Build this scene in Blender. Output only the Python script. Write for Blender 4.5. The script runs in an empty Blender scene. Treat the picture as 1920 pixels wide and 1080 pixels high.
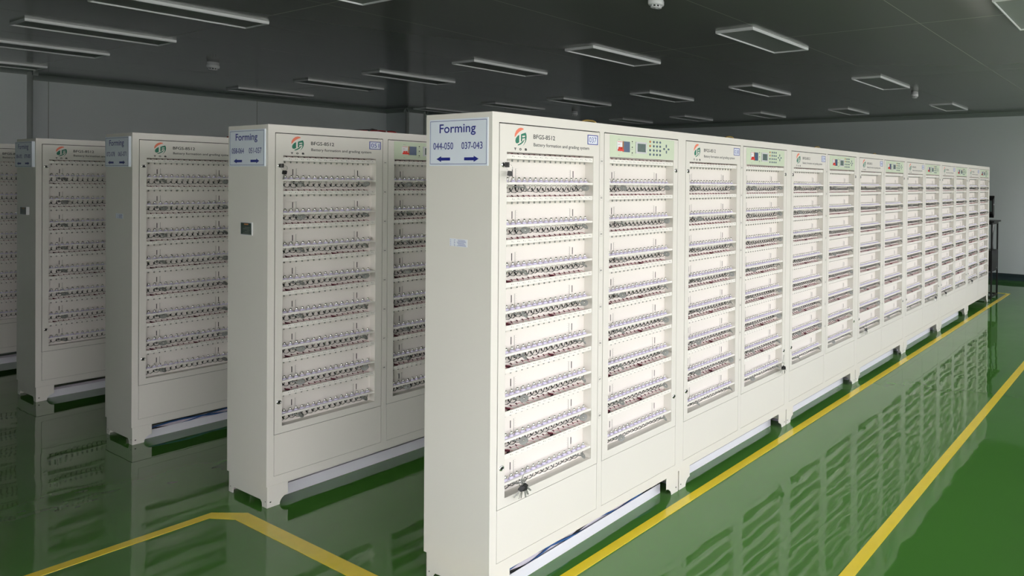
import bpy, math, random
from mathutils import Vector, Matrix
random.seed(7)
S = bpy.context.scene
COL = S.collection

# ------------------------------------------------------------------ camera
CAMX, CAMY, CAMZ = -1.5797, -2.3435, 1.6373
YAW, PITCH, ROLL = -1.12163, -0.00695, 0.01154
FPX, PX, PY = 1199.05, 1622.37, 353.95
cam = bpy.data.cameras.new('camera'); cam_o = bpy.data.objects.new('camera', cam); COL.objects.link(cam_o)
fw = Vector((-math.sin(YAW)*math.cos(PITCH), math.cos(YAW)*math.cos(PITCH), math.sin(PITCH)))
rt = Vector((math.cos(YAW), math.sin(YAW), 0)); up = rt.cross(fw)
c_, s_ = math.cos(ROLL), math.sin(ROLL)
r2 = rt*c_ + up*s_; u2 = up*c_ - rt*s_
M = Matrix((r2, u2, -fw)).transposed().to_4x4(); M.translation = (CAMX, CAMY, CAMZ)
cam_o.matrix_world = M
cam.sensor_width = 36; cam.lens = FPX/1920*36
cam.shift_x = (960-PX)/1920; cam.shift_y = -(540-PY)/1920
cam.clip_start = .05; cam.clip_end = 200
S.camera = cam_o

# ------------------------------------------------------------------ view, world, daylight
S.view_settings.view_transform = 'Standard'; S.view_settings.look = 'None'
S.view_settings.gamma = 1; S.view_settings.use_curve_mapping = False
S.view_settings.exposure = 0.0
W = bpy.data.worlds.new('world'); S.world = W; W.use_nodes = True
nt = W.node_tree; nt.nodes.clear()
SKY = 8.9
out = nt.nodes.new('ShaderNodeOutputWorld'); bg = nt.nodes.new('ShaderNodeBackground')
tc = nt.nodes.new('ShaderNodeTexCoord'); sx = nt.nodes.new('ShaderNodeSeparateXYZ'); cr = nt.nodes.new('ShaderNodeValToRGB')
mr = nt.nodes.new('ShaderNodeMapRange'); mr.inputs[1].default_value = -1; mr.inputs[2].default_value = 1
nt.links.new(tc.outputs['Generated'], sx.inputs[0]); nt.links.new(sx.outputs[2], mr.inputs[0]); nt.links.new(mr.outputs[0], cr.inputs[0])
cr.color_ramp.elements[0].position = .485; cr.color_ramp.elements[0].color = (.48, .50, .46, 1)
cr.color_ramp.elements[1].position = .53; cr.color_ramp.elements[1].color = (1.0, .985, .96, 1)
e_ = cr.color_ramp.elements.new(1.0); e_.color = (.75, .9, 1.0, 1)
nt.links.new(cr.outputs[0], bg.inputs[0]); bg.inputs[1].default_value = SKY; nt.links.new(bg.outputs[0], out.inputs[0])

# room sizes
CEIL = 2.92; X0, X1 = -4.4, 9.56; Y0, Y1 = -4.3, 10.85
WIN_X = [(-4.3, -2.3), (-2.2, -.25), (-.1, 1.85), (2.0, 3.95), (4.1, 6.05), (6.2, 8.15), (8.3, 9.4)]
WIN_Y = [(-4.1, -2.6), (-2.4, -.9), (-.7, .3)]         # unseen near-wall windows, added and sized to light the cabinet ends
WZ0, WZ1 = .45, 2.70
VZ0, VZ1 = .6, 2.6            # sill and head of the added near-wall windows
WIN_Z = [(.12, 2.8), (.12, 2.8), (.8, 2.72), (.8, 2.72), (.8, 2.72), (.8, 2.72), (.8, 2.72)]  # out of view; first two made taller to brighten the rear rows
for (a, b), (WZ0, WZ1) in zip(WIN_X, WIN_Z):  # portals: where daylight enters
    L = bpy.data.lights.new('window_daylight', 'AREA'); L.shape = 'RECTANGLE'; L.size = b-a; L.size_y = WZ1-WZ0
    L.cycles.is_portal = True
    o = bpy.data.objects.new('window_daylight', L); COL.objects.link(o)
    o.location = ((a+b)/2, Y0-.12, (WZ0+WZ1)/2); o.rotation_euler = (math.pi/2, 0, 0)
    o.rotation_euler = (math.pi/2, 0, math.pi)
for (a, b) in WIN_Y:
    L = bpy.data.lights.new('window_daylight', 'AREA'); L.shape = 'RECTANGLE'; L.size = b-a; L.size_y = VZ1-VZ0
    L.cycles.is_portal = True
    o = bpy.data.objects.new('window_daylight', L); COL.objects.link(o)
    o.location = (X0-.12, (a+b)/2, (VZ0+VZ1)/2); o.rotation_euler = (math.pi/2, 0, math.pi/2)
S.cycles.diffuse_bounces = 8; S.cycles.max_bounces = 14

# ------------------------------------------------------------------ materials
def mat(name, col, rough=.5, metal=0, ior=1.5, bump=None, var=None, coat=0, spec=.5):
    m = bpy.data.materials.new(name); m.use_nodes = True; n = m.node_tree; b = n.nodes['Principled BSDF']
    b.inputs['Base Color'].default_value = (*col, 1); b.inputs['Roughness'].default_value = rough
    b.inputs['Metallic'].default_value = metal; b.inputs['IOR'].default_value = ior
    b.inputs['Specular IOR Level'].default_value = spec
    b.inputs['Coat Weight'].default_value = coat
    co = n.nodes.new('ShaderNodeTexCoord')
    if var:                                   # (scale, amount): slight colour unevenness
        t = n.nodes.new('ShaderNodeTexNoise'); t.inputs['Scale'].default_value = var[0]; t.inputs['Detail'].default_value = 4
        mx = n.nodes.new('ShaderNodeMix'); mx.data_type = 'RGBA'
        mx.inputs[6].default_value = tuple(c*(1-var[1]) for c in col)+(1,)
        mx.inputs[7].default_value = tuple(min(1, c*(1+var[1])) for c in col)+(1,)
        n.links.new(co.outputs['Object'], t.inputs['Vector']); n.links.new(t.outputs[0], mx.inputs[0]); n.links.new(mx.outputs[2], b.inputs['Base Color'])
    if bump:                                  # (scale, strength, distance)
        t = n.nodes.new('ShaderNodeTexNoise'); t.inputs['Scale'].default_value = bump[0]; t.inputs['Detail'].default_value = 2
        bp = n.nodes.new('ShaderNodeBump'); bp.inputs['Strength'].default_value = bump[1]; bp.inputs['Distance'].default_value = bump[2]
        n.links.new(co.outputs['Object'], t.inputs['Vector']); n.links.new(t.outputs[0], bp.inputs['Height']); n.links.new(bp.outputs[0], b.inputs['Normal'])
    return m

MT = {}
MT['cream'] = mat('cream_paint', (.765, .742, .70), .38, var=(3, .015), bump=(350, .05, .001))
MT['inner'] = mat('inner_panel_paint', (.82, .785, .75), .42, var=(4, .01))
MT['rail'] = mat('rail_paint', (.86, .84, .80), .4, var=(9, .01))
MT['pin'] = mat('nickel_plated_metal', (.72, .72, .68), .22, metal=1, var=(40, .05))
MT['insul'] = mat('lavender_plastic', (.66, .62, .80), .35, var=(30, .03))
MT['wire'] = mat('dark_grey_wire', (.055, .068, .064), .5, var=(60, .1))
MT['sleeve'] = mat('black_sleeve', (.008, .008, .01), .5, var=(60, .1))
MT['red'] = mat('red_wire', (.52, .15, .20), .45, var=(60, .1))
MT['darkred'] = mat('dark_red_sleeve', (.09, .008, .02), .5, var=(60, .1))
MT['steel'] = mat('grey_plastic_knob', (.27, .28, .27), .4, var=(50, .05))
MT['keymetal'] = mat('dull_key_metal', (.30, .30, .28), .4, metal=.6, var=(50, .05))
MT['chrome'] = mat('chrome', (.75, .75, .75), .12, metal=1, var=(50, .03))
MT['black'] = mat('black_plastic', (.012, .012, .013), .4, var=(40, .1))
MT['mark'] = mat('dark_print', (.045, .05, .05), .6, var=(40, .05))
MT['fine'] = mat('faint_print', (.32, .31, .29), .6, var=(40, .05))
MT['logored'] = mat('coral_print', (.86, .22, .13), .5, var=(40, .03))
MT['logogreen'] = mat('green_print', (.015, .19, .12), .5, var=(40, .05))
MT['blueprint'] = mat('blue_print', (.03, .055, .36), .5, var=(40, .04))
MT['plate'] = mat('white_plate', (.80, .84, .92), .35, var=(20, .01))
MT['signboard'] = mat('pale_blue_sign_board', (.78, .84, .94), .3, var=(6, .015))
MT['signink'] = mat('navy_sign_ink', (.018, .03, .27), .4, var=(40, .04))
MT['panelgreen'] = mat('pale_green_panel', (.62, .71, .55), .4, var=(10, .015))
MT['blueled'] = mat('blue_black_display', (.07, .12, .22), .25, var=(300, .35))
MT['orange'] = mat('orange_plastic', (.60, .24, .08), .4, var=(40, .04))
MT['bezel'] = mat('silver_bezel', (.62, .63, .66), .3, var=(40, .03))
MT['lcd'] = mat('lcd_glass', (.12, .17, .16), .12, var=(60, .2))
MT['button'] = mat('slate_button', (.09, .14, .20), .45, var=(60, .06))
MT['switchred'] = mat('red_switch_plastic', (.75, .04, .02), .35, var=(40, .04))
MT['white'] = mat('white_plastic', (.82, .83, .86), .35, var=(20, .015))
MT['tray'] = mat('white_trunking_plastic', (.80, .80, .88), .4, var=(8, .02))
MT['pipe'] = mat('lilac_white_conduit', (.70, .66, .74), .4, var=(8, .03))
MT['bluecable'] = mat('blue_cable', (.03, .11, .32), .45, var=(20, .05))
MT['brass'] = mat('yellow_zinc_metal', (.70, .50, .16), .3, metal=.7, var=(30, .05))
MT['redcable'] = mat('red_cable', (.22, .008, .012), .4, var=(30, .05))
MT['meter'] = mat('dark_green_screen', (.02, .045, .035), .3, var=(60, .2))
MT['frame'] = mat('lamp_frame_aluminium', (.82, .84, .86), .35, metal=.15, var=(20, .02))
MT['diffuser'] = mat('unlit_lamp_diffuser', (.28, .31, .30), .45, var=(5, .02))
MT['wall'] = mat('grey_wall_panel', (.74, .79, .82), .38, var=(.6, .03))
MT['cove'] = mat('cove_trim', (.28, .32, .31), .3, var=(3, .03))
MT['post'] = mat('grey_corner_post', (.50, .54, .53), .35, var=(3, .03))
MT['skirt'] = mat('dark_skirting', (.03, .05, .055), .3, var=(3, .05))
MT['glass'] = None
MT['yellow'] = mat('yellow_floor_tape', (.93, .72, .035), .22, var=(14, .07), coat=.3)
MT['soot'] = mat('black_powder_coat', (.008, .008, .009), .45, var=(30, .1))
MT['cavity'] = mat('dark_cabinet_inside', (.05, .05, .048), .6, var=(10, .1))

def glass_mat():
    m = bpy.data.materials.new('window_glass'); m.use_nodes = True; n = m.node_tree; n.nodes.clear()
    o = n.nodes.new('ShaderNodeOutputMaterial'); t = n.nodes.new('ShaderNodeBsdfTransparent'); g = n.nodes.new('ShaderNodeBsdfGlossy')
    g.inputs['Roughness'].default_value = .01; x = n.nodes.new('ShaderNodeMixShader'); f = n.nodes.new('ShaderNodeFresnel'); f.inputs[0].default_value = 1.45
    t.inputs[0].default_value = (.97, .95, .955, 1)
    n.links.new(f.outputs[0], x.inputs[0]); n.links.new(t.outputs[0], x.inputs[1]); n.links.new(g.outputs[0], x.inputs[2]); n.links.new(x.outputs[0], o.inputs[0])
    return m
MT['glass'] = glass_mat()

def floor_mat():
    m = bpy.data.materials.new('green_epoxy_floor'); m.use_nodes = True; n = m.node_tree; b = n.nodes['Principled BSDF']
    g = n.nodes.new('ShaderNodeNewGeometry')
    t = n.nodes.new('ShaderNodeTexNoise'); t.inputs['Scale'].default_value = .9; t.inputs['Detail'].default_value = 5; t.inputs['Roughness'].default_value = .6
    mx = n.nodes.new('ShaderNodeMix'); mx.data_type = 'RGBA'
    mx.inputs[6].default_value = (.060, .190, .030, 1); mx.inputs[7].default_value = (.072, .222, .038, 1)
    n.links.new(g.outputs['Position'], t.inputs['Vector']); n.links.new(t.outputs[0], mx.inputs[0]); n.links.new(mx.outputs[2], b.inputs['Base Color'])
    b.inputs['Roughness'].default_value = .035; b.inputs['IOR'].default_value = 1.68
    t1 = n.nodes.new('ShaderNodeTexNoise'); t1.inputs['Scale'].default_value = 1.7; t1.inputs['Detail'].default_value = 1.5
    t2 = n.nodes.new('ShaderNodeTexNoise'); t2.inputs['Scale'].default_value = 7; t2.inputs['Detail'].default_value = 1
    for t_ in (t1, t2): n.links.new(g.outputs['Position'], t_.inputs['Vector'])
    b1 = n.nodes.new('ShaderNodeBump'); b1.inputs['Strength'].default_value = 1; b1.inputs['Distance'].default_value = .004
    b2 = n.nodes.new('ShaderNodeBump'); b2.inputs['Strength'].default_value = 1; b2.inputs['Distance'].default_value = .0006
    n.links.new(t1.outputs[0], b1.inputs['Height']); n.links.new(t2.outputs[0], b2.inputs['Height'])
    n.links.new(b1.outputs[0], b2.inputs['Normal']); n.links.new(b2.outputs[0], b.inputs['Normal'])
    return m
MT['floor'] = floor_mat()

def ceiling_mat():
    """Glossy metal-faced ceiling panels with fine joints every 2.24 m by 1.27 m."""
    m = bpy.data.materials.new('ceiling_panels'); m.use_nodes = True; n = m.node_tree; b = n.nodes['Principled BSDF']
    g = n.nodes.new('ShaderNodeNewGeometry'); s = n.nodes.new('ShaderNodeSeparateXYZ'); n.links.new(g.outputs['Position'], s.inputs[0])
    def line(axis, off, step, hw):
        a = n.nodes.new('ShaderNodeMath'); a.operation = 'SUBTRACT'; a.inputs[1].default_value = off - 50*step; n.links.new(s.outputs[axis], a.inputs[0])
        d = n.nodes.new('ShaderNodeMath'); d.operation = 'PINGPONG'; d.inputs[1].default_value = step/2; n.links.new(a.outputs[0], d.inputs[0])
        l = n.nodes.new('ShaderNodeMath'); l.operation = 'LESS_THAN'; l.inputs[1].default_value = hw; n.links.new(d.outputs[0], l.inputs[0])
        return l
    lx = line(0, .94, 2.245, .003); ly = line(1, -.51, 1.272, .003)
    mxm = n.nodes.new('ShaderNodeMath'); mxm.operation = 'MAXIMUM'; n.links.new(lx.outputs[0], mxm.inputs[0]); n.links.new(ly.outputs[0], mxm.inputs[1])
    mx = n.nodes.new('ShaderNodeMix'); mx.data_type = 'RGBA'; mx.inputs[6].default_value = (.17, .185, .17, 1); mx.inputs[7].default_value = (.42, .43, .38, 1)
    n.links.new(mxm.outputs[0], mx.inputs[0]); n.links.new(mx.outputs[2], b.inputs['Base Color'])
    b.inputs['Roughness'].default_value = .16; b.inputs['IOR'].default_value = 1.45
    t = n.nodes.new('ShaderNodeTexNoise'); t.inputs['Scale'].default_value = 1.1; t.inputs['Detail'].default_value = 2
    bp = n.nodes.new('ShaderNodeBump'); bp.inputs['Strength'].default_value = .6; bp.inputs['Distance'].default_value = .003
    n.links.new(g.outputs['Position'], t.inputs['Vector']); n.links.new(t.outputs[0], bp.inputs['Height']); n.links.new(bp.outputs[0], b.inputs['Normal'])
    return m
MT['ceiling'] = ceiling_mat()

# ------------------------------------------------------------------ mesh building
class MB:
    def __init__(s): s.v = []; s.f = []; s.m = []; s.sm = []; s.mats = []
    def mi(s, k):
        if k not in s.mats: s.mats.append(k)
        return s.mats.index(k)
    def add(s, vs, fs, k, smooth=False):
        o = len(s.v); s.v += [tuple(v) for v in vs]; i = s.mi(k)
        for f in fs: s.f.append([a+o for a in f]); s.m.append(i); s.sm.append(smooth)
    def box(s, a, b, k):
        (x0, y0, z0), (x1, y1, z1) = a, b
        s.add([(x0,y0,z0),(x1,y0,z0),(x1,y1,z0),(x0,y1,z0),(x0,y0,z1),(x1,y0,z1),(x1,y1,z1),(x0,y1,z1)],
              [(0,3,2,1),(4,5,6,7),(0,1,5,4),(1,2,6,5),(2,3,7,6),(3,0,4,7)], k)
    def prism(s, pts, d0, d1, k, plane='xz'):
        """closed outline pts (a,b); extruded from d0 to d1 along the third axis"""
        def P(a, b, d): return (a, d, b) if plane == 'xz' else ((d, a, b) if plane == 'yz' else (a, b, d))
        n = len(pts)
        ar = sum(pts[i][0]*pts[(i+1) % n][1]-pts[(i+1) % n][0]*pts[i][1] for i in range(n))
        if ar < 0: pts = pts[::-1]
        vs = [P(a, b, d0) for a, b in pts]+[P(a, b, d1) for a, b in pts]
        fs = [list(range(n)), list(range(2*n-1, n-1, -1))]+[(i, i+n, (i+1) % n+n, (i+1) % n) for i in range(n)]
        if plane != 'xz': fs = [list(f)[::-1] for f in fs]
        s.add(vs, fs, k)
    def grid(s, xs, zs, holes, y0, y1, k):
        """a plate in the xz plane with rectangular holes, y0 front, y1 back"""
        nx, nz = len(xs)-1, len(zs)-1
        def solid(i, j):
            if i < 0 or j < 0 or i >= nx or j >= nz: return False
            cx, cz = (xs[i]+xs[i+1])/2, (zs[j]+zs[j+1])/2
            return not any(h[0] < cx < h[1] and h[2] < cz < h[3] for h in holes)
        for i in range(nx):
            for j in range(nz):
                if not solid(i, j): continue
                a, b, c, d = xs[i], xs[i+1], zs[j], zs[j+1]
                s.add([(a,y0,c),(b,y0,c),(b,y0,d),(a,y0,d)], [(0,1,2,3)], k)
                s.add([(a,y1,c),(b,y1,c),(b,y1,d),(a,y1,d)], [(3,2,1,0)], k)
                if not solid(i-1, j): s.add([(a,y0,c),(a,y0,d),(a,y1,d),(a,y1,c)], [(0,1,2,3)], k)
                if not solid(i+1, j): s.add([(b,y0,c),(b,y1,c),(b,y1,d),(b,y0,d)], [(0,1,2,3)], k)
                if not solid(i, j-1): s.add([(a,y0,c),(a,y1,c),(b,y1,c),(b,y0,c)], [(0,1,2,3)], k)
                if not solid(i, j+1): s.add([(a,y0,d),(b,y0,d),(b,y1,d),(a,y1,d)], [(0,1,2,3)], k)
    def tube(s, pts, r, k, n=6, caps=True):
        pts = [Vector(p) for p in pts]; rings = []
        rs = r if isinstance(r, (list, tuple)) else [r]*len(pts)
        ref = Vector((0, 0, 1))
        o = len(s.v); vs = []
        for i, p in enumerate(pts):
            t = (pts[min(i+1, len(pts)-1)]-pts[max(i-1, 0)]).normalized()
            a = t.cross(ref)
            if a.length < .05: a = t.cross(Vector((1, 0, 0)))
            a.normalize(); b = t.cross(a)
            for q in range(n):
                th = 2*math.pi*q/n; vs.append(p+(a*math.cos(th)+b*math.sin(th))*rs[i])
        fs = []
        for i in range(len(pts)-1):
            for q in range(n): fs.append((i*n+q, i*n+(q+1) % n, (i+1)*n+(q+1) % n, (i+1)*n+q))
        if caps: fs += [list(range(n))[::-1], [(len(pts)-1)*n+q for q in range(n)]]
        s.add(vs, [f[::-1] for f in fs], k, True)
    def lathe(s, prof, c, axis, k, n=10, smooth=True):
        """prof [(radius, height)] turned about axis through c"""
        c = Vector(c); ax = Vector(axis).normalized(); a = ax.orthogonal().normalized(); b = ax.cross(a)
        vs = [c+ax*h+(a*math.cos(2*math.pi*q/n)+b*math.sin(2*math.pi*q/n))*r for r, h in prof for q in range(n)]
        fs = []
        for i in range(len(prof)-1):
            for q in range(n): fs.append((i*n+q, i*n+(q+1) % n, (i+1)*n+(q+1) % n, (i+1)*n+q))
        fs += [list(range(n))[::-1], [(len(prof)-1)*n+q for q in range(n)]]
        s.add(vs, fs, k, smooth)
    def merge(s, o, off=(0, 0, 0), rot=None, sc=1):
        b = len(s.v)
        for v in o.v:
            p = Vector(v)*sc
            if rot: p = rot @ p
            s.v.append(tuple(p+Vector(off)))
        mp = [s.mi(k) for k in o.mats]
        s.f += [[a+b for a in f] for f in o.f]; s.m += [mp[i] for i in o.m]; s.sm += o.sm
    def mesh(s, name):
        me = bpy.data.meshes.new(name); me.from_pydata(s.v, [], s.f)
        for k in s.mats: me.materials.append(MT[k])
        me.polygons.foreach_set('material_index', s.m); me.polygons.foreach_set('use_smooth', s.sm)
        me.update(); return me
    def obj(s, name, parent=None, loc=(0, 0, 0), label=None):
        return put(name, s.mesh(name), parent, loc, label)

def put(name, me, parent=None, loc=(0, 0, 0), label=None):
    o = bpy.data.objects.new(name, me); COL.objects.link(o); o.location = loc
    if parent: o.parent = parent
    if label: o['label'] = label
    return o
def thing(name, label, cat, loc=(0, 0, 0), rz=0, group=None):
    o = bpy.data.objects.new(name, None); COL.objects.link(o); o.location = loc; o.rotation_euler = (0, 0, rz)
    o.empty_display_size = .1
    o['label'] = label; o['category'] = cat
    if group: o['group'] = group
    return o
def tag(o, label, cat, group=None):
    o['label'] = label; o['category'] = cat
    if group: o['group'] = group
    return o
def struct(o): o['kind'] = 'structure'; return o
def copy_tree(o, parent=None):
    c = o.copy(); COL.objects.link(c); c.parent = parent
    for ch in kids.get(o.name, []): copy_tree(ch, c)
    return c
kids = {}
def index_kids():
    kids.clear()
    for o in bpy.data.objects:
        if o.parent: kids.setdefault(o.parent.name, []).append(o)

_txt = {}
def text_geo(s):
    """flat outline of a word: (verts 2D, faces, xmin, xmax, capheight)"""
    if s in _txt: return _txt[s]
    c = bpy.data.curves.new('lettering', 'FONT'); c.body = s; c.size = 1; c.resolution_u = 3
    o = bpy.data.objects.new('lettering', c); COL.objects.link(o)
    dg = bpy.context.evaluated_depsgraph_get(); me = bpy.data.meshes.new_from_object(o.evaluated_get(dg))
    vs = [(v.co.x, v.co.y) for v in me.vertices]; fs = [list(p.vertices) for p in me.polygons]
    bpy.data.objects.remove(o); bpy.data.curves.remove(c); bpy.data.meshes.remove(me)
    _txt[s] = (vs, fs, min(v[0] for v in vs), max(v[0] for v in vs)); return _txt[s]
CAPH = max(v[1] for v in text_geo('H')[0])
def text(mb, s, a0, a1, base, cap, depth, k, plane='xz', fat=0):
    """word fitted from a0 to a1 with its baseline and capital height; plane 'xz' faces -y, 'yz' faces -x"""
    vs, fs, x0, x1 = text_geo(s); sx_ = (a1-a0)/(x1-x0); sy_ = cap/CAPH
    n = len(vs)
    for da, db in ([(0, 0)] if not fat else [(-fat, 0), (fat, 0), (0, fat), (0, -fat)]):
        if plane == 'xz': P = [(a0+(x-x0)*sx_+da, depth, base+y*sy_+db) for x, y in vs]; F = fs
        else: P = [(depth, a0+(x-x0)*sx_+da, base+y*sy_+db) for x, y in vs]; F = fs
        mb.add(P, F, k); depth -= .00003

def rrect(a0, a1, b0, b1, r, n=5):
    p = []
    for cx, cy, t0 in ((a1-r, b1-r, 0), (a0+r, b1-r, 90), (a0+r, b0+r, 180), (a1-r, b0+r, 270)):
        for i in range(n+1):
            t = math.radians(t0+90*i/n); p.append((cx+r*math.cos(t), cy+r*math.sin(t)))
    return p

# ------------------------------------------------------------------ the room
def room():
    f = MB(); f.box((X0, Y0, -.1), (X1, Y1, 0), 'floor'); struct(f.obj('floor'))
    c = MB(); c.box((X0, Y0, CEIL), (X1, Y1, CEIL+.1), 'ceiling'); struct(c.obj('ceiling'))
    w = MB(); w.box((X1, Y0-.24, -.1), (X1+.12, Y1+.12, CEIL+.1), 'wall'); struct(w.obj('wall_far'))
    w = MB(); ys = sorted({Y0-.24, Y1+.12, *[v for p in WIN_Y for v in p]}); zs = [-.1, VZ0, VZ1, CEIL+.1]
    w.grid(ys, zs, [(a, b, VZ0, VZ1) for a, b in WIN_Y], -.24, 0, 'wall')
    w.v = [(X0+y, x, z) for x, y, z in w.v]; w.f = [f[::-1] for f in w.f]; struct(w.obj('wall_near'))
    w = MB(); w.box((X0, Y1, -.1), (X1, Y1+.12, CEIL+.1), 'wall')
    for x in [i*2.1-5.0 for i in range(7)]: w.box((x-.003, Y1-.002, 0), (x+.003, Y1, CEIL), 'cove')
    struct(w.obj('wall_left'))
    # window wall: openings
    w = MB(); xs = sorted({X0, X1, *[v for p in WIN_X for v in p]}); zs = sorted({-.1, CEIL+.1, *[v for p in WIN_Z for v in p]})
    w.grid(xs, zs, [(a, b, c, d) for (a, b), (c, d) in zip(WIN_X, WIN_Z)], Y0-.24, Y0, 'wall'); struct(w.obj('wall_right'))
    for i, (a, b) in enumerate(WIN_X+WIN_Y):
        WZ0, WZ1 = (WIN_Z+[(VZ0, VZ1)]*9)[i]
        e = bpy.data.objects.new('window_%d' % (i+1), None); COL.objects.link(e); e.location = (a, Y0-.2, WZ0); struct(e)
        if i >= len(WIN_X): e.location = (X0-.14, a, VZ0); e.rotation_euler = (0, 0, math.pi/2)
        m = MB(); t = .05; ww = b-a; hh = WZ1-WZ0
        m.grid([0, t, ww/2-t/2, ww/2+t/2, ww-t, ww], [0, t, hh-t, hh], [(t, ww/2-t/2, t, hh-t), (ww/2+t/2, ww-t, t, hh-t)], 0, .06, 'white')
        m.obj('window_frame', e)
        m = MB(); m.box((t, .027, t), (ww-t, .031, hh-t), 'glass'); m.obj('glass_pane', e)
    # columns standing out of the left wall
    for i, (a, b) in enumerate(((.70, 1.03), (5.26, 5.58))):
        m = MB(); m.prism(rrect(a, b, 10.2, 11.0, .02), 0, CEIL, 'wall', 'xy')
        for x in (a+.01, b-.01):
            m.lathe([(.026, 0), (.026, CEIL)], (x+.005*(1 if x < (a+b)/2 else -1), 10.2+.012, 0), (0, 0, 1), 'post', 14)
        struct(m.obj('trim_%d' % (i+1)))
    # cove mouldings at the ceiling (quarter rounds) and skirting
    def cove_prof(r=.07):
        return [(0, 0), (0, -r)]+[(r-r*math.cos(math.radians(t)), -r+r*math.sin(math.radians(t))) for t in (15, 30, 45, 60, 75, 90)]
    n = 3
    def cove_x(x0, x1, y, sgn):     # runs along x, wall at y, room at y - sgn
        nonlocal n
        m = MB(); pts = [(y-sgn*a, CEIL+b) for a, b in cove_prof()]
        m.prism(pts, x0, x1, 'cove', 'yz'); struct(m.obj('trim_%d' % n)); n += 1
    def cove_y(y0, y1, x, sgn):
        nonlocal n
        m = MB(); pts = [(x-sgn*a, CEIL+b) for a, b in cove_prof()]
        m.prism(pts, y0, y1, 'cove', 'xz'); struct(m.obj('trim_%d' % n)); n += 1
    for a, b in ((X0, .70), (1.03, 5.26), (5.58, X1)): cove_x(a, b, Y1, 1)
    for a, b in ((.70, 1.03), (5.26, 5.58)): cove_x(a-.05, b+.05, 10.2, 1)
    for x, sg in ((.70, 1), (5.26, 1), (1.03, -1), (5.58, -1)): cove_y(10.2-.05, Y1, x, sg)
    cove_y(Y0, Y1, X1, 1); cove_x(X0, X1, Y0, -1)
    def skirt(x0, y0, x1, y1, side):
        m = MB()
        if side in ('far',):
            m.prism([(X1, 0), (X1, .11), (X1-.012, .105), (X1-.03, .05), (X1-.075, .012), (X1-.085, 0)], y0, y1, 'skirt', 'xz')
        elif side == 'left': m.prism([(Y1, 0), (Y1, .11), (Y1-.012, .105), (Y1-.03, .05), (Y1-.075, .012), (Y1-.085, 0)], x0, x1, 'skirt', 'yz')
        else: m.prism([(Y0, 0), (Y0, .11), (Y0+.012, .105), (Y0+.03, .05), (Y0+.075, .012), (Y0+.085, 0)], x0, x1, 'skirt', 'yz')
        struct(m.obj('baseboard_'+side))
    skirt(0, Y0, 0, Y1, 'far'); skirt(X0, 0, X1, 0, 'left'); skirt(X0, 0, X1, 0, 'right')
room()

# ------------------------------------------------------------------ yellow floor lines
def line_mesh(pts, name, label):
    m = MB(); m.prism(pts, .0002, .0016, 'yellow', 'xy'); return tag(m.obj(name), label, 'floor line', 'yellow floor lines')
line_mesh([(-.137, -.134), (8.13, -.137), (8.13, 1.0), (8.075, 1.0), (8.075, -.078), (-.08, -.075), (-.08, 1.700), (-.158, 1.858), (-4.2, 1.858), (-4.2, 1.797), (-.186, 1.797), (-.137, 1.672)],
          'floor_line', 'long yellow line painted on the green floor around the foot of the cabinet rows')
line_mesh([(-2.2, -1.168), (9.3, -1.16), (9.3, -1.100), (-2.2, -1.106)], 'floor_line', 'straight yellow floor line crossing the open green floor at lower right')

# ------------------------------------------------------------------ battery cabinet
UW, UH, UD, PZ = 1.0463, 1.9, .4175, .1062
RZ = [1.731-.1685*k for k in range(8)]      # contact rails
SZ = [1.625-.1687*k for k in range(8)]      # shelves
DOORS = ((.030, .505, .357, 1.857, .060, .473, 1.748), (.534, 1.014, .357, 1.857, .566, .983, 1.750))
PINX = [.0765+.0247*i for i in range(16)]; DX2 = .5055
REC = .052

def pin_mb():
    m = MB()
    m.lathe([(.0090, 0), (.0087, .003), (.0064, .0065), (.0054, .0075)], (0, 0, 0), (0, 0, 1), 'insul', 8)
    m.lathe([(.0050, .0065), (.0058, .0100), (.0054, .015), (.0036, .0185), (.0012, .0202)], (0, 0, 0), (0, 0, 1), 'pin', 8)
    m.lathe([(.0030, -.009), (.0030, -.019), (.0016, -.021)], (0, 0, 0), (0, 0, 1), 'pin', 6)
    return m
def loop_mb(j):
    m = MB(); d = .004*math.sin(j*2.1); e = .002*math.sin(j*3.7+1)
    for q in (0, .003):
        m.tube([(0, 0, -.018), (.001, .002+q, -.025), (-.003+d, .006+q, -.035+e), (-.009+d, .012+q, -.0415+e), (-.0155, .018+q, -.040+e), (-.0195, .023+q, -.033)], .0009, 'wire', 5)
    m.tube([(-.0190, .0235, -.036), (-.0208, .027, -.025)], .0026, 'sleeve', 6)
    return m
def red_mb(j):
    m = MB(); d = .002*math.sin(j*1.7)
    for q in (0, .003):
        m.tube([(-.010, .043, .019), (-.003, .038-q, .020+d), (.006, .030-q, .015+d), (.011, .022-q, .009), (.010, .018, .004), (.004, .019, .003)], .0007, 'red', 5)
    m.tube([(-.011, .048, .022), (-.0095, .041, .017)], .0023, 'darkred', 6)
    m.tube([(0, .026, -.012), (0, .026, -.003)], .0030, 'steel', 6)
    return m
PIN, LOOPS, REDS = pin_mb(), [loop_mb(j) for j in range(5)], [red_mb(j) for j in range(4)]
PIN_ME = PIN.mesh('contact_pin'); LOOP_ME = [l.mesh('wire_loop') for l in LOOPS]; RED_ME = [l.mesh('red_wire') for l in REDS]
NEAR_ROWS = 3                                # the top shelves whose pins and wires are parts of their own

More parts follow.
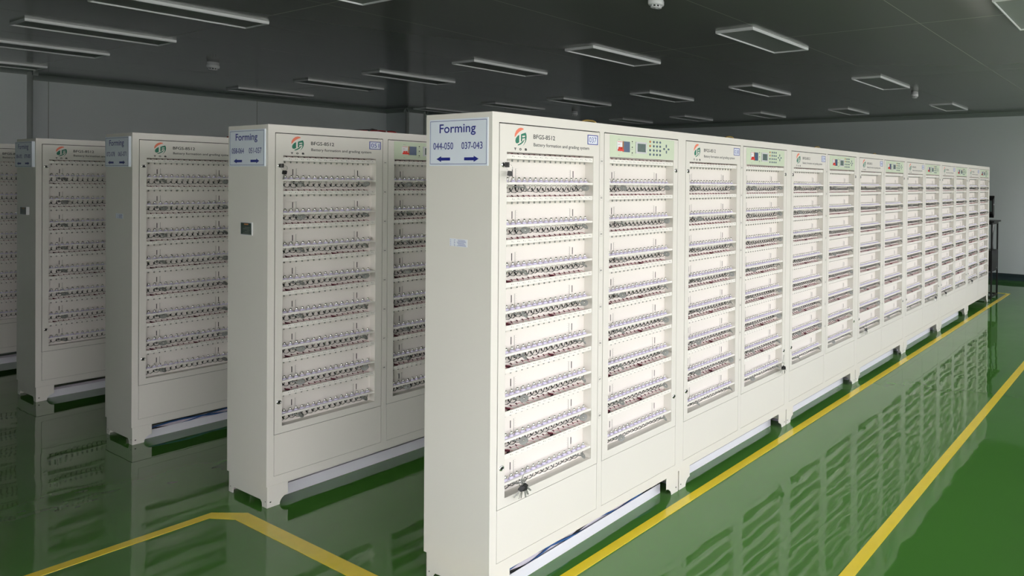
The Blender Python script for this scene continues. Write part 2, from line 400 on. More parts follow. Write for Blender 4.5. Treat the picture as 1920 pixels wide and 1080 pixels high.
def lock_mb():
    m = MB(); m.lathe([(.0105, 0), (.0105, -.003), (.0085, -.0045), (.0060, -.0045), (.0055, -.0030), (.003, -.003)], (0, 0, 0), (0, 1, 0), 'chrome', 16)
    m.box((-.0008, -.0036, -.004), (.0008, -.0028, .004), 'black'); m.lathe([(.0062, -.0046), (.0052, -.0047)], (0, 0, 0), (0, 1, 0), 'black', 16)
    return m
def knob_mb(seed):
    """levelling lever under a shelf: thin round grip on a short bar"""
    r = random.Random(seed); m = MB()
    th = r.uniform(-1.2, 1.2); ax = Vector((math.sin(th)*.8, -.75, .35+.5*math.cos(th))).normalized()
    c = Vector((.012, -.011, -.014))
    m.lathe([(.006, -.0018), (.0150, -.0016), (.0165, 0), (.0150, .0016), (.006, .0018)], c, ax, 'steel', 16)
    m.lathe([(.003, -.004), (.003, .004)], c, ax, 'pin', 8)
    m.tube([(-.022, .018, -.008), (-.008, .008, -.010), tuple(c)], [.0022, .003, .003], 'steel', 6)
    m.lathe([(.0035, 0), (.0035, -.016)], (-.010, .020, 0), (0, 0, 1), 'sleeve', 6)
    return m
LOCK_ME = lock_mb().mesh('lock'); KNOB_ME = [knob_mb(s).mesh('levelling_knob') for s in range(7)]

LOGO = dict(red=[(.0915,.808),(.0925,.821),(.0985,.834),(.108,.8435),(.118,.847),(.127,.8455),(.131,.841),(.121,.8365),(.111,.8295),(.102,.8200),(.0960,.8110)],
  ga=[(.0945,.793),(.0965,.803),(.103,.8120),(.1115,.8185),(.1115,.788),(.103,.7830),(.0970,.785)],
  swo=[(.105,.7755),(.111,.7765),(.119,.7805),(.128,.7880),(.134,.7985),(.1335,.802),(.1285,.7960),(.121,.7890),(.112,.7825),(.105,.779)])
def put_poly(m, pts, depth, k):
    n = len(pts); ar = sum(pts[i][0]*pts[(i+1) % n][1]-pts[(i+1) % n][0]*pts[i][1] for i in range(n))
    if ar < 0: pts = pts[::-1]
    m.add([(a, depth, 1+b) for a, b in pts], [list(range(n))], k)
def build_logo():
    m = MB()
    put_poly(m, LOGO['red'], -.0006, 'logored'); put_poly(m, LOGO['ga'], -.0006, 'logogreen')
    # right half: upright, bowl, tail, each convex
    put_poly(m, [(.1185,.8205),(.1245,.8235),(.1245,.7945),(.1185,.7905)], -.0006, 'logogreen')
    put_poly(m, [(.1245,.8235),(.1395,.8290),(.1425,.8210),(.1380,.8170),(.1245,.8150)], -.0006, 'logogreen')
    put_poly(m, [(.1370,.8175),(.1425,.8210),(.1435,.8110),(.1425,.8010),(.1395,.7920),(.1365,.8010)], -.00062, 'logogreen')
    put_poly(m, [(.1245,.8095),(.1370,.8115),(.1370,.8065),(.1245,.8040)], -.0006, 'logogreen')
    put_poly(m, [(.1425,.8010),(.1395,.7920),(.1340,.7825),(.1265,.7745),(.1330,.7850),(.1372,.7960),(.1380,.803)], -.00064, 'logogreen')
    n = LOGO['swo']; put_poly(m, n[:4]+n[7:], -.0006, 'logogreen'); put_poly(m, n[3:8], -.0006, 'logogreen')
    for ch, a in (('T', .0905), ('O', .1125), ('B', .1365)):
        text(m, ch, a, a+.0085, 1.7572, .0078, -.0006, 'mark', fat=.0010)
    return m

def build_cabinet():
    t = thing('battery_cabinet', '', 'cabinet')
    # body: shell and front frame with the two door apertures
    b = MB(); g = .0025
    hl = (DOORS[0][0]-g, DOORS[0][1]+g, .3555, 1.861); hr = (DOORS[1][0]-g, DOORS[1][1]+g, .3555, 1.861); gl = .0013
    pl = [(h[0]+g-gl, h[1]-g+gl, .150-gl, .3555) for h in (hl, hr)]
    xs_ = sorted({0, UW, *[v for h in (hl, hr, *pl) for v in h[:2]]})
    b.grid(xs_, [PZ, .150-gl, .3555, 1.861, UH], [hl, hr, *pl], 0, .0022, 'cream')
    b.box((.0008, .0022, PZ), (.0020, UD, UH-.0006), 'cream'); b.box((UW-.0020, .0022, PZ), (UW-.0008, UD, UH-.0006), 'cream')
    b.box((.002, .0022, UH-.002), (UW-.002, UD, UH-.0005), 'cream'); b.box((.002, UD-.002, PZ), (UW-.002, UD, UH-.002), 'cream')
    b.box((.002, .0022, PZ), (UW-.002, UD-.002, PZ+.002), 'cavity')
    b.box((.505+.004, .0023, .12), (.534-.004, REC, 1.88), 'cream')
    b.box((.004, REC+.003, .12), (UW-.004, REC+.005, 1.88), 'cavity')  # dark backing added to darken the gaps around the doors
    b.obj('body', t)
    # plinth with cut-out feet
    p = MB(); i_ = .004; zt = PZ-.0016
    arcs = [(.087-.033*math.sin(math.radians(a)), .042-.041*(1-math.cos(math.radians(a)))) for a in (0, 20, 40, 60, 80, 90)]
    left = [(i_, 0)]+[(.054, 0)]+[(.087-.033*math.cos(math.radians(a)), .041*math.sin(math.radians(a))) for a in (15, 30, 45, 60, 75)]+[(.087, .042), (.087, zt), (i_, zt)]
    p.prism(left, .003, .005, 'cream')
    right = [(UW-x-(.0035 if x > .06 else 0), z) for x, z in left]
    p.prism(right, .003, .005, 'cream')
    p.box((.087, .003, zt-.004), (UW-.09, .005, zt), 'cream')
    side = [(.005, 0), (.052, 0), (.056, .020), (.070, .032), (.345, .032), (.357, .020), (.36, 0), (.405, 0), (.405, zt), (.005, zt)]
    p.prism(side, i_, i_+.002, 'cream', 'yz'); p.prism(side, UW-i_-.002, UW-i_, 'cream', 'yz')
    p.prism([(x, z) for x, z in left], .403, .405, 'cream'); p.prism(right, .403, .405, 'cream')
    for x in (.0175, UW-.0195): p.lathe([(.0035, 0), (.0035, -.0008)], (x, .0032, .026), (0, 1, 0), 'mark', 8)
    for y in (.020, .385): p.lathe([(.0030, 0), (.0030, -.0008)], (i_+.0002, y, .030), (1, 0, 0), 'mark', 8)
    p.obj('plinth', t)
    for d, (x0, x1, z0, z1, o0, o1, oz1) in enumerate(DOORS):
        m = MB(); m.box((x0, .0003, .150), (x1, .0040, z0-g), 'cream'); m.obj('lower_panel', t)
        m = MB(); m.grid([x0, o0, o1, x1], [z0, .392, oz1, z1], [(o0, o1, .392, oz1)], -.0005, .0135, 'cream')
        # folded inner edges of the opening back to the recess
        m.box((o0-.0015, .0135, .392), (o0, REC, oz1), 'cream'); m.box((o1, .0135, .392), (o1+.0015, REC, oz1), 'cream')
        m.box((o0, .0135, .3905), (o1, REC, .392), 'cream'); m.box((o0, .0135, oz1), (o1, REC, oz1+.0015), 'cream')
        dr = m.obj('door', t)
        for z in (1.697, .515): put('lock', LOCK_ME, dr, ((.047 if d == 0 else 1.000), 0, z))
        hx = x1-.006 if d == 0 else x0+.004
        h = MB()
        h.lathe([(.002, -.0012), (.002, .004)], (hx, 0, z1+.0015), (0, 0, 1), 'chrome', 8); h.obj('hinge_pin', dr)
        if d == 0:
            build_logo().obj('logo', dr)
            m = MB(); text(m, 'BFGS-8512', .174, .274, 1.807, .0168, -.0006, 'mark', fat=.0004); text(m, 'Battery formation and grading system', .175, .449, 1.7765, .0130, -.0006, 'mark', fat=.00025); m.obj('lettering', dr)
        # back panel of the recess with slots and height scales
        m = MB(); m.box((o0-.01, REC, .385), (o1+.01, REC+.0025, oz1+.006), 'inner')
        off = DX2*d; y = REC-.0004
        for z in SZ:
            for sx0, sg in ((.120, 1), (.4085, -1)):
                x = sx0+off
                m.box((x-.0016, y-.0002, z+.026), (x+.0016, y+.0006, z+.056), 'sleeve')
                m.box((x-.0004, y, z+.006), (x+.0004, y+.0006, z+.026), 'fine')
                x += sg*.0145; m.box((x-.0009, y, z+.006), (x+.0009, y+.0006, z+.060), 'fine')
                for q in range(6): m.box((x+sg*.006-.0007, y, z+.010+q*.0098), (x+sg*.006+.0007, y+.0006, z+.0112+q*.0098), 'fine')
        m.obj('back_panel', t)
        # contact rails: lip with printed marks, flange carrying spring contacts
        m = MB(); zz = -.010
        m.box((o0+.0005, .0035, zz), (o1-.0005, .0050, .009), 'rail'); m.box((o0+.0005, .0050, zz), (o1-.0005, REC-.001, zz+.0015), 'rail')
        m.box((o0+.0005, .0050, .0075), (o1-.0005, .0065, .009), 'rail')
        for x in PINX:
            m.lathe([(.0016, 0), (.0016, -.0003)], (x+off+.0105, .0035, .001), (0, 1, 0), 'sleeve', 6)
            m.box((x+off+.0165, .0032, -.002), (x+off+.0185, .0036, .001), 'fine')
        RAIL = m.mesh('contact_rail'); rails = [put('contact_rail', RAIL, t, (0, 0, z)) for z in RZ]
        m = MB(); m.box((o0+.0005, .0022, -.005), (o1-.0005, .0040, .0045), 'rail'); m.box((o0+.0005, .004, .0028), (o1-.0005, REC-.001, .0045), 'rail')
        m.box((o0+.0005, .0115, .0045), (PINX[-1]+off+.012, .0285, .0058), 'insul')
        SH = m.mesh('shelf'); shelves = [put('shelf', SH, t, (0, 0, z)) for z in SZ]
        for k, sh in enumerate(shelves):
            for x in (.121, .4085): put('levelling_knob', KNOB_ME[random.randrange(7)], sh, (x+off, 0, -.004))
        if d == 0:
            sets = []
        sets.append((off, rails, shelves))
    # control panel in the right door
    cp = MB(); cp.box((.564, -.0014, 1.7515), (.985, -.0004, 1.853), 'panelgreen')
    for a0, a1, z in ((.611, .624, 1.8345), (.613, .621, 1.760), (.694, .704, 1.819), (.692, .705, 1.792), (.692, .705, 1.765)):
        cp.box((a0, -.0016, z), (a1, -.0014, z+.0016), 'fine')
    P = cp.obj('control_panel', t)
    m = MB(); m.box((.604, -.006, 1.779), (.634, -.0014, 1.827), 'white'); m.box((.606, -.0064, 1.8225), (.632, -.006, 1.8245), 'switchred')
    for z in (1.812, 1.808): m.box((.607, -.0064, z), (.619, -.006, z+.0012), 'fine')
    m.obj('circuit_breaker', P)
    m = MB(); m.box((.606, -.012, 1.780), (.6375, -.006, 1.789), 'switchred'); m.prism([(.610, 1.788), (.617, 1.788), (.616, 1.799), (.611, 1.799)], -.013, -.006, 'switchred'); m.prism([(.622, 1.788), (.629, 1.788), (.628, 1.799), (.623, 1.799)], -.013, -.006, 'switchred')
    m.obj('breaker_toggle', P)
    m = MB(); m.box((.640, -.004, 1.777), (.682, -.0014, 1.827), 'blueled'); m.box((.6395, -.005, 1.7765), (.6425, -.0014, 1.8275), 'orange')
    for i in range(6): m.box((.644+.0063*i, -.0043, 1.779), (.6446+.0063*i, -.004, 1.825), 'button')
    m.obj('socket_block', P)
    for z in (1.829, 1.802, 1.775):
        m = MB(); m.lathe([(.0030, 0), (.0030, -.0012), (.0018, -.0022)], (.6990, -.0014, z), (0, 1, 0), 'black', 10); m.obj('indicator_lamp', P)
    m = MB(); m.grid([.719, .7285, .782, .789], [1.774, 1.782, 1.822, 1.830], [(.7285, .782, 1.782, 1.822)], -.006, -.0014, 'bezel'); m.obj('screen_bezel', P)
    m = MB(); m.box((.7285, -.003, 1.782), (.782, -.0014, 1.822), 'lcd'); m.obj('screen', P)
    bm_ = MB(); bm_.lathe([(.0058, 0), (.0058, -.001), (.0048, -.0022)], (0, -.0014, 0), (0, 1, 0), 'button', 12)
    bo = MB(); bo.lathe([(.0058, 0), (.0058, -.001), (.0048, -.0022)], (0, -.0014, 0), (0, 1, 0), 'orange', 12)
    B1, B2 = bm_.mesh('push_button'), bo.mesh('push_button')
    for i, x in enumerate((.815, .840, .862, .884)):
        for j, z in enumerate((1.836, 1.815, 1.794, 1.773)):
            o = put('push_button', B2 if (i == 0 and j < 2) else B1, P, (x, 0, z))
            if i == 0 and j < 2: o['label'] = 'orange push button'
    for x, z, a, b_ in ((.927, 1.8205, .0033, .0075), (.928, 1.7905, .0033, .0075), (.912, 1.805, .0055, .0045), (.943, 1.805, .0055, .0045)):
        m = MB(); m.prism(rrect(x-a, x+a, z-b_, z+b_, .002, 3), -.003, -.0014, 'button'); m.obj('arrow_button', P)
    # row labels between the doors
    for k in range(8):
        z = 1.728-.1655*k; m = MB()
        m.prism(rrect(.5125, .5265, z-.012, z+.012, .003, 4), -.0003, 0, 'fine'); m.prism(rrect(.5130, .5260, z-.0115, z+.0115, .0028, 4), -.0004, -.0003, 'cream')
        text(m, '0%d' % (k+1), .5150, .5240, z-.0035, .0075, -.0005, 'mark', fat=.0002); m.obj('row_label', t)
    return t, sets

CAB, SETS = build_cabinet()
def wires(sel, near):
    """pins, loops and red wires of the chosen shelves as three combined meshes"""
    a, b, c = MB(), MB(), MB()
    for off, _, _ in SETS:
        for k in range(8):
            if near and k < NEAR_ROWS: continue
            for i, x in enumerate(PINX):
                a.merge(PIN, (x+off, .020, SZ[k]+.0058))
                b.merge(LOOPS[(i*3+k*2) % 5], (x+off, .020, SZ[k]+.0058))
                c.merge(REDS[(i+k) % 4], (x+off, 0, RZ[k]-.008))
            for i in (1, 9):                 # heavier plugs
                c.tube([(PINX[i]+off-.012, .042, RZ[k]+.010), (PINX[i]+off+.004, .034, RZ[k]+.003)], .0045, 'darkred', 7)
                c.tube([(PINX[i]+off-.008, .036, RZ[k]-.001), (PINX[i]+off+.010, .026, RZ[k]-.003)], .0035, 'sleeve', 7)
    return a.mesh('contact_pin'), b.mesh('wire_loop'), c.mesh('red_wire')
ALL_W, FAR_W = wires(None, False), wires(None, True)
index_kids()
shelf_names = [[[s.name for s in S_[2]], [r.name for r in S_[1]]] for S_ in SETS]
order = [o for o in kids[CAB.name]]

def plate(t, num):
    m = MB(); m.box((.439, -.0016, 1.800), (.495, -.0006, 1.843), 'plate')
    m.grid([.439, .4425, .4915, .495], [1.800, 1.8035, 1.8395, 1.843], [(.4425, .4915, 1.8035, 1.8395)], -.0020, -.0016, 'blueprint')
    text(m, num, .4475, .4865, 1.8095, .0235, -.0020, 'blueprint')
    m.obj('number_plate', t, label='white plate with blue border and number '+num)

first = True
def cabinet(x, y, num, label, group, near=False):
    global first
    if first: t = CAB; first = False
    else: t = copy_tree(PROTO)
    t.location = (x, y, 0); t['label'] = label; t['group'] = group
    plate(t, num)
    for nm, me in zip(('contact_pin', 'wire_loop', 'red_wire'), FAR_W if near else ALL_W):
        o = put(nm, me, t); o['kind'] = 'stuff'
    if near:
        # children come in the same order in every copy
        ch = [c for c in t_children(t)]
        shs = [c for c in ch if c.name.startswith('shelf')]; rls = [c for c in ch if c.name.startswith('contact_rail')]
        for d in (0, 1):
            off = DX2*d
            for k in range(NEAR_ROWS):
                sh, rl = shs[d*8+k], rls[d*8+k]
                for i, xx in enumerate(PINX):
                    put('contact_pin', PIN_ME, sh, (xx+off, .020, .0058)); put('wire_loop', LOOP_ME[(i*3+k*2) % 5], sh, (xx+off, .020, .0058))
                    put('red_wire', RED_ME[(i+k) % 4], rl, (xx+off, 0, -.008))
    return t
def t_children(t):
    return sorted([o for o in COL.objects if o.parent == t], key=lambda o: (o.name.split('.')[0], [int(q) for q in o.name.split('.')[1:]] or [0]))
# keep a bare prototype tree in memory order: copy before anything is added
PROTO = CAB
class _P: pass
def snapshot(o): return (o, [snapshot(c) for c in kids.get(o.name, [])])
SNAP = snapshot(CAB)
def copy_tree(_o, parent=None, snap=None):
    snap = snap or SNAP
    c = snap[0].copy(); COL.objects.link(c); c.parent = parent
    for ch in snap[1]: copy_tree(None, c, ch)
    return c

ROWS = [  # x, y, numbers, near units, words
    (0, 0, range(37, 44), (37, 38), 'front'),
    (-.0224, 1.6692, range(51, 55), (51,), 'second'),
    (-.0194, 3.3344, range(65, 69), (65,), 'third'),
    (-.0313, 5.0100, range(79, 82), (), 'fourth'),
    (-.0300, 6.6850, range(93, 96), (), 'fifth'),
]
ORD = ['nearest', 'second from the near end', 'third from the near end', 'fourth from the near end', 'fifth from the near end', 'sixth from the near end', 'farthest, at the far end']
for ri, (x, y, nums, near, word) in enumerate(ROWS):
    for i, nmb in enumerate(nums):
        num = '%03d' % nmb
        pos = ORD[i]
        lab = 'cream battery cabinet with number plate %s, %s of the %s row' % (num, pos, word)
        if i == 0: lab = 'cream battery cabinet numbered %s, end of the %s row' % (num, word)
        cabinet(x+i*UW, y, num, lab, 'battery cabinets of the %s row' % word, nmb in near)

# ------------------------------------------------------------------ signs, notes and meters on the end panels
def arrow(m, y_tip, y_tail, y_head, zc, dep):
    hh, hw = .0120, .0060
    pts = [(y_tip, zc), (y_head, zc+hh), (y_head, zc+hw), (y_tail, zc+hw), (y_tail, zc-hw), (y_head, zc-hw), (y_head, zc-hh)]
    m.add([(dep, a, b) for a, b in pts], [(0, 1, 6), (2, 3, 4, 5)], 'signink')
def sign(x, y, th, a, b, where, lift):
    t = thing('sign', 'white and blue Forming sign reading %s and %s, %s' % (a, b, where), 'sign', (x+.0008, y, 1.69+lift), 0, 'forming signs on the cabinet ends')
    z0 = -1.69
    m = MB(); m.box((-th, .023, 1.692+z0), (0, .391, 1.878+z0), 'signboard'); m.obj('board', t)
    m = MB()
    for q in ((.030, .0318, 1.6985, 1.8715), (.3842, .386, 1.6985, 1.8715), (.030, .386, 1.6985, 1.7003), (.030, .386, 1.8697, 1.8715)):
        m.box((-th-.0003, q[0], q[2]+z0), (-th, q[1], q[3]+z0), 'signink')
    m.obj('border', t)
    m = MB(); d = -th-.0003
    text(m, 'Forming', .324, .096, 1.824+z0, .034, d, 'signink', 'yz', fat=.0007)
    m.obj('lettering', t); m = MB(); text(m, a, .365, .236, 1.758+z0, .0265, d, 'signink', 'yz', fat=.0003); m.obj('lettering', t); m = MB(); text(m, b, .183, .054, 1.758+z0, .0265, d, 'signink', 'yz', fat=.0003)
    m.obj('lettering', t)
    m = MB(); arrow(m, .344, .255, .313, 1.719+z0, d); m.obj('arrow', t)
    m = MB(); arrow(m, .076, .166, .107, 1.719+z0, d); m.obj('arrow', t)
sign(0, 0, .003, '044-050', '037-043', 'on the end of the nearest row', 0)
sign(-.0224, 1.6692, .005, '058-064', '051-057', 'on the end of the second row', 0)
sign(-.0194, 3.3344, .010, '072-078', '065-071', 'on the end of the third row', 0)
sign(-.0313, 5.0100, .014, '086-092', '079-085', 'on the fourth row end', 0)

def note(x, y, y0, y1, z0, z1, label):
    t = thing('paper_note', label, 'note', (x+.0008, y, z0), 0)
    ym = y0+(y1-y0)*.62
    m = MB(); m.box((-.0006, ym, .001), (0, y1, z1-z0), 'plate'); m.obj('sheet', t)
    m = MB(); m.box((-.0012, y0, 0), (-.0001, ym+.003, z1-z0-.001), 'plate'); m.obj('sheet', t)
    m = MB()
    for k in range(7):
        z = .003+k*.0037; m.box((-.0010, ym+.006+.003*(k % 3), z), (-.0006, ym+.014, z+.0011), 'blueprint'); m.box((-.0010, y1-.008, z), (-.0006, y1-.004-.002*(k % 2), z+.0011), 'blueprint')
        m.box((-.0016, y0+.006+.004*((k*5) % 4), z), (-.0012, ym-.004-.003*((k*3) % 4), z+.0011), 'blueprint')
    m.obj('handwriting', t)
note(0, 0, .147, .258, 1.372, 1.403, 'small pale note of two slips taped to the side of the nearest cabinet')
note(-.0194, 3.3344, .14, .255, 1.372, 1.404, 'small faded note taped to the side of the third row end cabinet')
def meter(x, y, y0, y1, z0, z1, th, label):
    t = thing('wall_meter', label, 'meter', (x+.0008, y, z0), 0)
    h = z1-z0
    m = MB(); m.box((-th, y0, 0), (0, y1, h), 'bezel'); m.obj('housing', t)
    m = MB(); m.box((-th-.0008, y0+.006, .004), (-th, y1-.006, h-.004), 'meter'); m.box((-th-.0012, y0+.035, h-.013), (-th-.0008, y1-.042, h-.008), 'orange')
    for k in range(5): m.box((-th-.0012, y0+.02+.006*(k % 2), .009+k*.0075), (-th-.0008, y1-.03-.02*(k % 3), .0105+k*.0075), 'fine')
    m.obj('screen', t)
meter(-.0224, 1.6692, .152, .272, 1.344, 1.410, .004, 'dark green panel meter on the side of the second row end cabinet')
meter(-.0313, 5.0100, .140, .275, 1.345, 1.403, .014, 'dark panel meter standing proud of the fourth row end cabinet side')

# ------------------------------------------------------------------ keys
def key_mb(L=.030):
    m = MB(); m.prism(rrect(-.0095, .0095, -.021, 0, .004, 4), -.0022, .0022, 'black')
    m.box((-.0028, -.0008, -.021-L), (.0028, .0008, -.020), 'keymetal'); m.prism([(.0028, -.028), (.0042, -.030), (.0028, -.033), (.0042, -.037), (.0028, -.040)], -.0008, .0008, 'chrome')
    return m
def place_mb(mb, name, parent, loc, rot, sc=1):
    q = MB(); q.merge(mb, (0, 0, 0), Matrix.Rotation(0, 3, 'X') if rot is None else rot, sc); return q.obj(name, parent, loc)
def keys_in_lock(x, y, z, label):
    t = thing('key_set', label, 'keys', (x, y, z), 0, 'keys left in the door locks')
    # key inserted in lock: blade into the wall of the door, bow outwards
    m = MB(); m.prism(rrect(-.003, .003, -.010, .010, .002, 3), -.026, -.0065, 'black'); m.obj('key', t)
    m = MB(); pts = [(.002+.012*math.sin(a)+.006, -.020, -.012+.013*math.cos(a)) for a in [i*math.pi/8 for i in range(17)]]; m.tube(pts, .0008, 'chrome', 5); m.obj('ring', t)
    R = Matrix.Rotation(.15, 3, 'Y')
    q = MB(); q.merge(key_mb(.026), (.010, -.020, -.024), R, .95); q.obj('key', t)
keys_in_lock(.047, -.0045, 1.697, 'black-headed keys hanging from the top lock of cabinet 037')
keys_in_lock(-.0224+.047, 1.6692-.0045, 1.697, 'black-headed keys hanging from the top lock of cabinet 051')
def key_bunch(x, z, s, label, rodang=.55, seed=1):
    r = random.Random(seed); t = thing('key_bunch', label, 'keys', (x, -.030, z), 0, 'key bunches hanging from the lowest shelves')
    m = MB(); m.tube([(.010+.014*math.cos(a), 0, .014*math.sin(a)) for a in [i*math.pi/8 for i in range(17)]], .0014, 'chrome', 6); m.obj('ring', t)
    for i, a in enumerate((-.95, -.35, -.12, .14, .42, .75)):
        R = Matrix.Rotation(-a, 3, 'Y') @ Matrix.Rotation(r.uniform(-.9, .9), 3, 'Z')
        q = MB(); q.merge(key_mb(.028), (.006+.006*i/5, -.010+.004*(i % 3), -.010), R, s); q.obj('key', t)
    m = MB(); m.tube([(0, -.004, .012), (.030*math.sin(rodang)*1.6, -.006, .012+.055*math.cos(rodang*.6))], .0015, 'steel', 6); m.obj('rod', t)
key_bunch(.106, .437, 1.0, 'bunch of black-headed keys hanging low in cabinet 037, thin rod upright', seed=1)
key_bunch(1.985, .437, 1.0, 'black key bunch hanging low in the right door of cabinet 038', .2, 2)
key_bunch(3.245, .437, 1.0, 'key bunch low in the left door of cabinet 040', .5, 3)
key_bunch(4.99, .437, 1.0, 'key bunch low in the right door of cabinet 041', .1, 4)
key_bunch(5.33, .437, 1.0, 'key bunch low in the left door of cabinet 042', .1, 5)
key_bunch(6.375, .437, 1.0, 'key bunch low in the left door of farthest cabinet 043', .1, 6)

# ------------------------------------------------------------------ things lying on the cabinets
def hook(x, y, label, sc=1):
    m = MB(); m.tube([(-.045*sc, 0, .006), (-.04*sc, 0, .016), (-.02*sc, 0, .021), (.02*sc, .004, .022), (.035*sc, .006, .018), (.042*sc, .006, .008), (.043*sc, .006, .004)], .0045*sc, 'brass', 8)
    o = m.obj('lifting_hook', None, (x, y, 1.9)); tag(o, label, 'hook', 'yellow hooks lying on the cabinets')
hook(.565, .13, 'bent yellow metal hook lying on top of cabinet 037')
hook(1.62, .13, 'bent yellow metal hook lying on top of cabinet 038')
hook(2.70, .13, 'bent yellow metal hook lying on top of cabinet 039')
hook(3.75, .13, 'bent yellow metal hook lying on top of cabinet 040', .8)
def leads(x, y, label, flip=1, z=1.9):
    t = thing('test_leads', label, 'cables', (x, y, z), 0, 'test leads lying on the cabinets')
    m = MB(); m.tube([(-.16, 0, .004), (-.08, .01, .012), (-.02, .004, .018), (.05, .01, .015), (.10, 0, .010)], .0042, 'black', 6); m.tube([(-.03, -.01, .010), (0, 0, .024), (.04, .01, .020)], .006, 'black', 6); m.obj('black_cable', t)
    m = MB(); m.tube([(-.09, -.005, .006), (-.03, .0, .010), (.06, -.005, .016), (.12, -.008, .014)], .0045, 'redcable', 6); m.lathe([(.006, 0), (.010, .02), (.010, .045), (.005, .06)], (.11, -.008, .012), (1, 0, -.05), 'redcable', 8); m.obj('red_cable', t)
    m = MB(); m.lathe([(.004, 0), (.0045, .006)], (.092, -.012, .014), (1, 0, 0), 'white', 8); m.obj('white_tip', t)
    t.scale = (.72, .72, .72)
    if flip < 0: t.rotation_euler = (0, 0, math.pi)
leads(.47, 1.69+.06, 'red and black test leads lying on top of cabinet 051')
leads(.56, 3.36+.05, 'red and black test leads lying on top of cabinet 065', -1)

# ------------------------------------------------------------------ trunking under the cabinets
def tray(x, y, L, label, cab=True, hh=.046, rz=0):
    t = thing('cable_trunking', label, 'trunking', (x, y, 0), 0, 'white cable trunking under the cabinets')
    m = MB(); m.box((0, .066, .0005), (L, .068, hh), 'tray'); m.box((0, .068, .0005), (L, .170, .0025), 'tray'); m.box((0, .168, .0025), (L, .170, hh*.6), 'tray'); m.obj('channel', t); t.rotation_euler = (0, 0, rz)
    m = MB(); m.tube([(0, .112, .034), (L, .112, .034)], .028, 'pipe', 14); m.obj('conduit', t)
    if cab:
        for j, (k, nm, rr, ph) in enumerate((('bluecable', 'blue_cable', .005, 0), ('black', 'black_cable', .005, 1.3), ('bluecable', 'blue_cable', .0035, 2.2))):
            m = MB(); m.tube([(.02+L*q/14*.96, .080+.008*math.sin(q*.9+ph)+.003*j, .050+.018*math.sin(q*.55+ph*2)) for q in range(15)], rr, k, 6); m.obj(nm, t)
for i in range(6): tray(i*UW+.03, -.028 if i == 0 else .020, .955, 'white cable trunking on the floor under cabinet %03d' % (37+i), i == 0, .050 if i == 0 else .044, .034 if i == 0 else 0)
tray(-.0224+.06, 1.6692+.03, .93, 'white cable trunking on the floor under cabinet 051', False, .058)
tray(-.0194+.04, 3.3344, .95, 'white cable trunking with dark cables on the floor under cabinet 065', True, .050)
tray(-.0313+.04, 5.01, .95, 'white cable trunking on the floor under cabinet 079', False, .052)
tray(-.03+.04, 6.685, .95, 'white cable trunking on the floor under cabinet 093', False, .052)

# ------------------------------------------------------------------ ceiling lights and detectors
LX = [(.148, .885), (2.745, .885), (5.28, .93), (7.99, .84)]
LY = [-1.40, .97, 2.80, 4.57, 6.33, 7.95, 9.85]
fm = MB(); dm = MB()
def light_meshes(w, d=.385):
    m = MB()
    # raised frame: rounded bar around the panel
    n = 5
    prof = [(0, 0), (0, -.019), (.002, -.024), (.006, -.0255), (.010, -.024), (.012, -.016), (.012, 0)]
    ring = []
    for a, b in prof: ring.append([(a, a, b), (w-a, a, b), (w-a, d-a, b), (a, d-a, b)])
    vs = [v for r_ in ring for v in r_]; fs = []
    for i in range(len(ring)-1):
        for q in range(4): fs.append((i*4+q, (i+1)*4+q, (i+1)*4+(q+1) % 4, i*4+(q+1) % 4))
    m.add(vs, fs, 'frame')
    p = MB(); p.box((.0115, .0115, -.014), (w-.0115, d-.0115, -.001), 'diffuser')
    return m.mesh('lamp_frame'), p.mesh('diffuser')
YW = ['over the open window-side aisle', 'just behind the front row', 'behind the second row', 'behind the third row', 'behind the fourth row', 'far back near the left wall', 'against the left wall']
XW = ['near end', 'second along', 'third along', 'farthest along']
for (x, w), xw in zip(LX, XW):
    F, D = light_meshes(w)
    for y, yw in zip(LY, YW):
        t = thing('ceiling_light', 'unlit flat ceiling light, %s of the line %s' % (xw, yw), 'ceiling light', (x, y-.19, CEIL), 0, 'flat ceiling lights in a grid')
        put('lamp_frame', F, t); put('diffuser', D, t)
def detector(x, y, label):
    t = thing('smoke_detector', label, 'smoke detector', (x, y, CEIL), 0, 'smoke detectors on the ceiling')
    m = MB(); m.lathe([(.048, 0), (.050, -.030), (.049, -.034)], (0, 0, 0), (0, 0, 1), 'bezel', 24); m.obj('base', t)
    m = MB(); m.lathe([(.051, -.034), (.053, -.038), (.053, -.060), (.050, -.066), (.036, -.068)], (0, 0, 0), (0, 0, 1), 'white', 24); m.obj('head', t)
    m = MB(); m.lathe([(.030, -.068), (.030, -.080)], (0, 0, 0), (0, 0, 1), 'black', 16)
    for i in range(8):
        a = i*math.pi/4; m.box((.031*math.cos(a)-.004, .031*math.sin(a)-.004, -.081), (.031*math.cos(a)+.004, .031*math.sin(a)+.004, -.067), 'white')
    m.lathe([(.037, -.080), (.036, -.084), (.022, -.086)], (0, 0, 0), (0, 0, 1), 'white', 20)
    m.lathe([(.014, -.086), (.013, -.089)], (0, 0, 0), (0, 0, 1), 'bezel', 14); m.obj('sensor_cage', t)
detector(1.765, .885, 'round white smoke detector near the top edge, closest to us')
detector(1.70, 7.36, 'round smoke detector over the back rows at left')
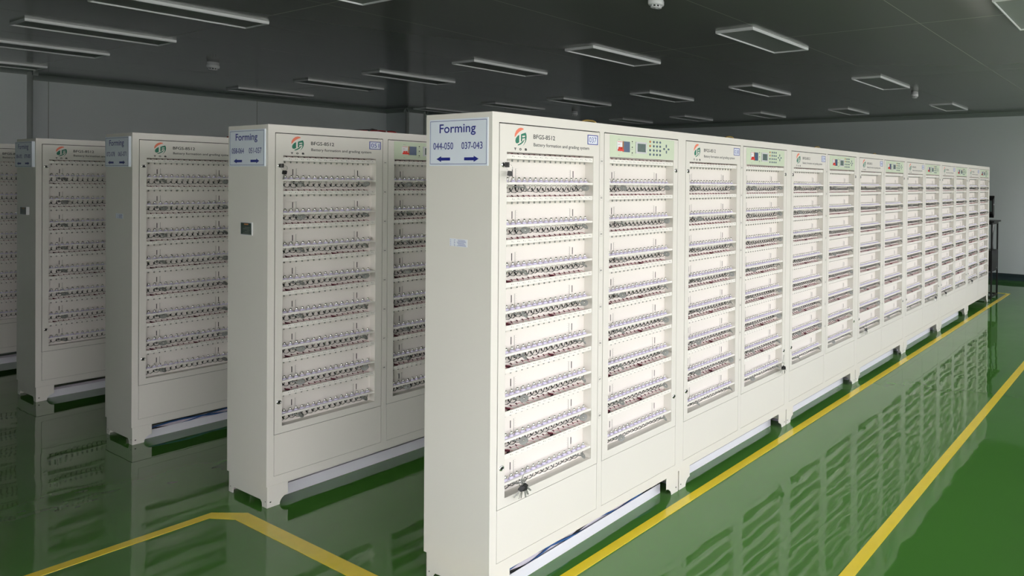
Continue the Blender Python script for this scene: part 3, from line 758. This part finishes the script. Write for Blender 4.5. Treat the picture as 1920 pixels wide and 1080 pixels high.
detector(6.66, .89, 'round smoke detector above the far part of the front row at right')
detector(6.715, 7.62, 'dark round smoke detector seen just above the top of cabinet 037')

# ------------------------------------------------------------------ black stand past the far end of the front row
def stand():
    t = thing('equipment_stand', 'tall black metal stand behind the far end of the front row', 'stand', (7.47, -.012, 0), 0)
    b = .022; WX, WY, H = .33, .42, 1.11
    for x in (0, WX):
        for y in (0, WY):
            m = MB(); m.box((x, y, 0), (x+b, y+b, H), 'soot'); m.obj('leg', t)
    for z in (.03, H-.03):
        m = MB()
        for y in (0, WY): m.box((b, y, z), (WX, y+b, z+b), 'soot')
        for x in (0, WX): m.box((x, b, z), (x+b, WY, z+b), 'soot')
        m.obj('cross_frame', t)
    m = MB(); m.box((-.02, -.03, H), (WX+.05, WY+.05, H+.02), 'soot'); m.obj('top_shelf', t)
    m = MB(); m.box((b, .002, .40), (WX, WY, .70), 'soot'); m.lathe([(.006, 0), (.006, -.006)], (.25, .002, .44), (0, 1, 0), 'chrome', 10); m.obj('control_box', t)
    m = MB(); m.tube([(.20, .02, 1.11), (.16, .04, .95), (.19, .05, .80), (.17, .04, .68)], .006, 'white', 6); m.obj('cable', t)
    m = MB(); m.tube([(.26, .03, 1.11), (.22, .05, .92), (.24, .05, .70)], .005, 'sleeve', 6); m.obj('cable', t)
stand()
def monitor():
    t = thing('monitor', 'black monitor seen edge-on standing on the black metal stand', 'monitor', (7.62, .02, 1.13), 0)
    m = MB(); m.prism([(0, .30), (.075, .36), (.075, .08), (.045, .04), (0, .10)], 0, .34, 'black', 'xz'); m.obj('casing', t)
    m = MB(); m.box((-.004, .02, .13), (0, .32, .29), 'lcd'); m.obj('screen', t)
    m = MB(); m.box((.02, .12, 0), (.12, .24, .012), 'black'); m.box((.045, .16, .01), (.070, .20, .12), 'black'); m.obj('foot', t)
    m = MB(); m.box((.030, -.0015, .225), (.050, 0, .245), 'white'); m.obj('painted_highlight', t, label='small white patch painted as a highlight')  # white patch standing in for a highlight on the casing
monitor()
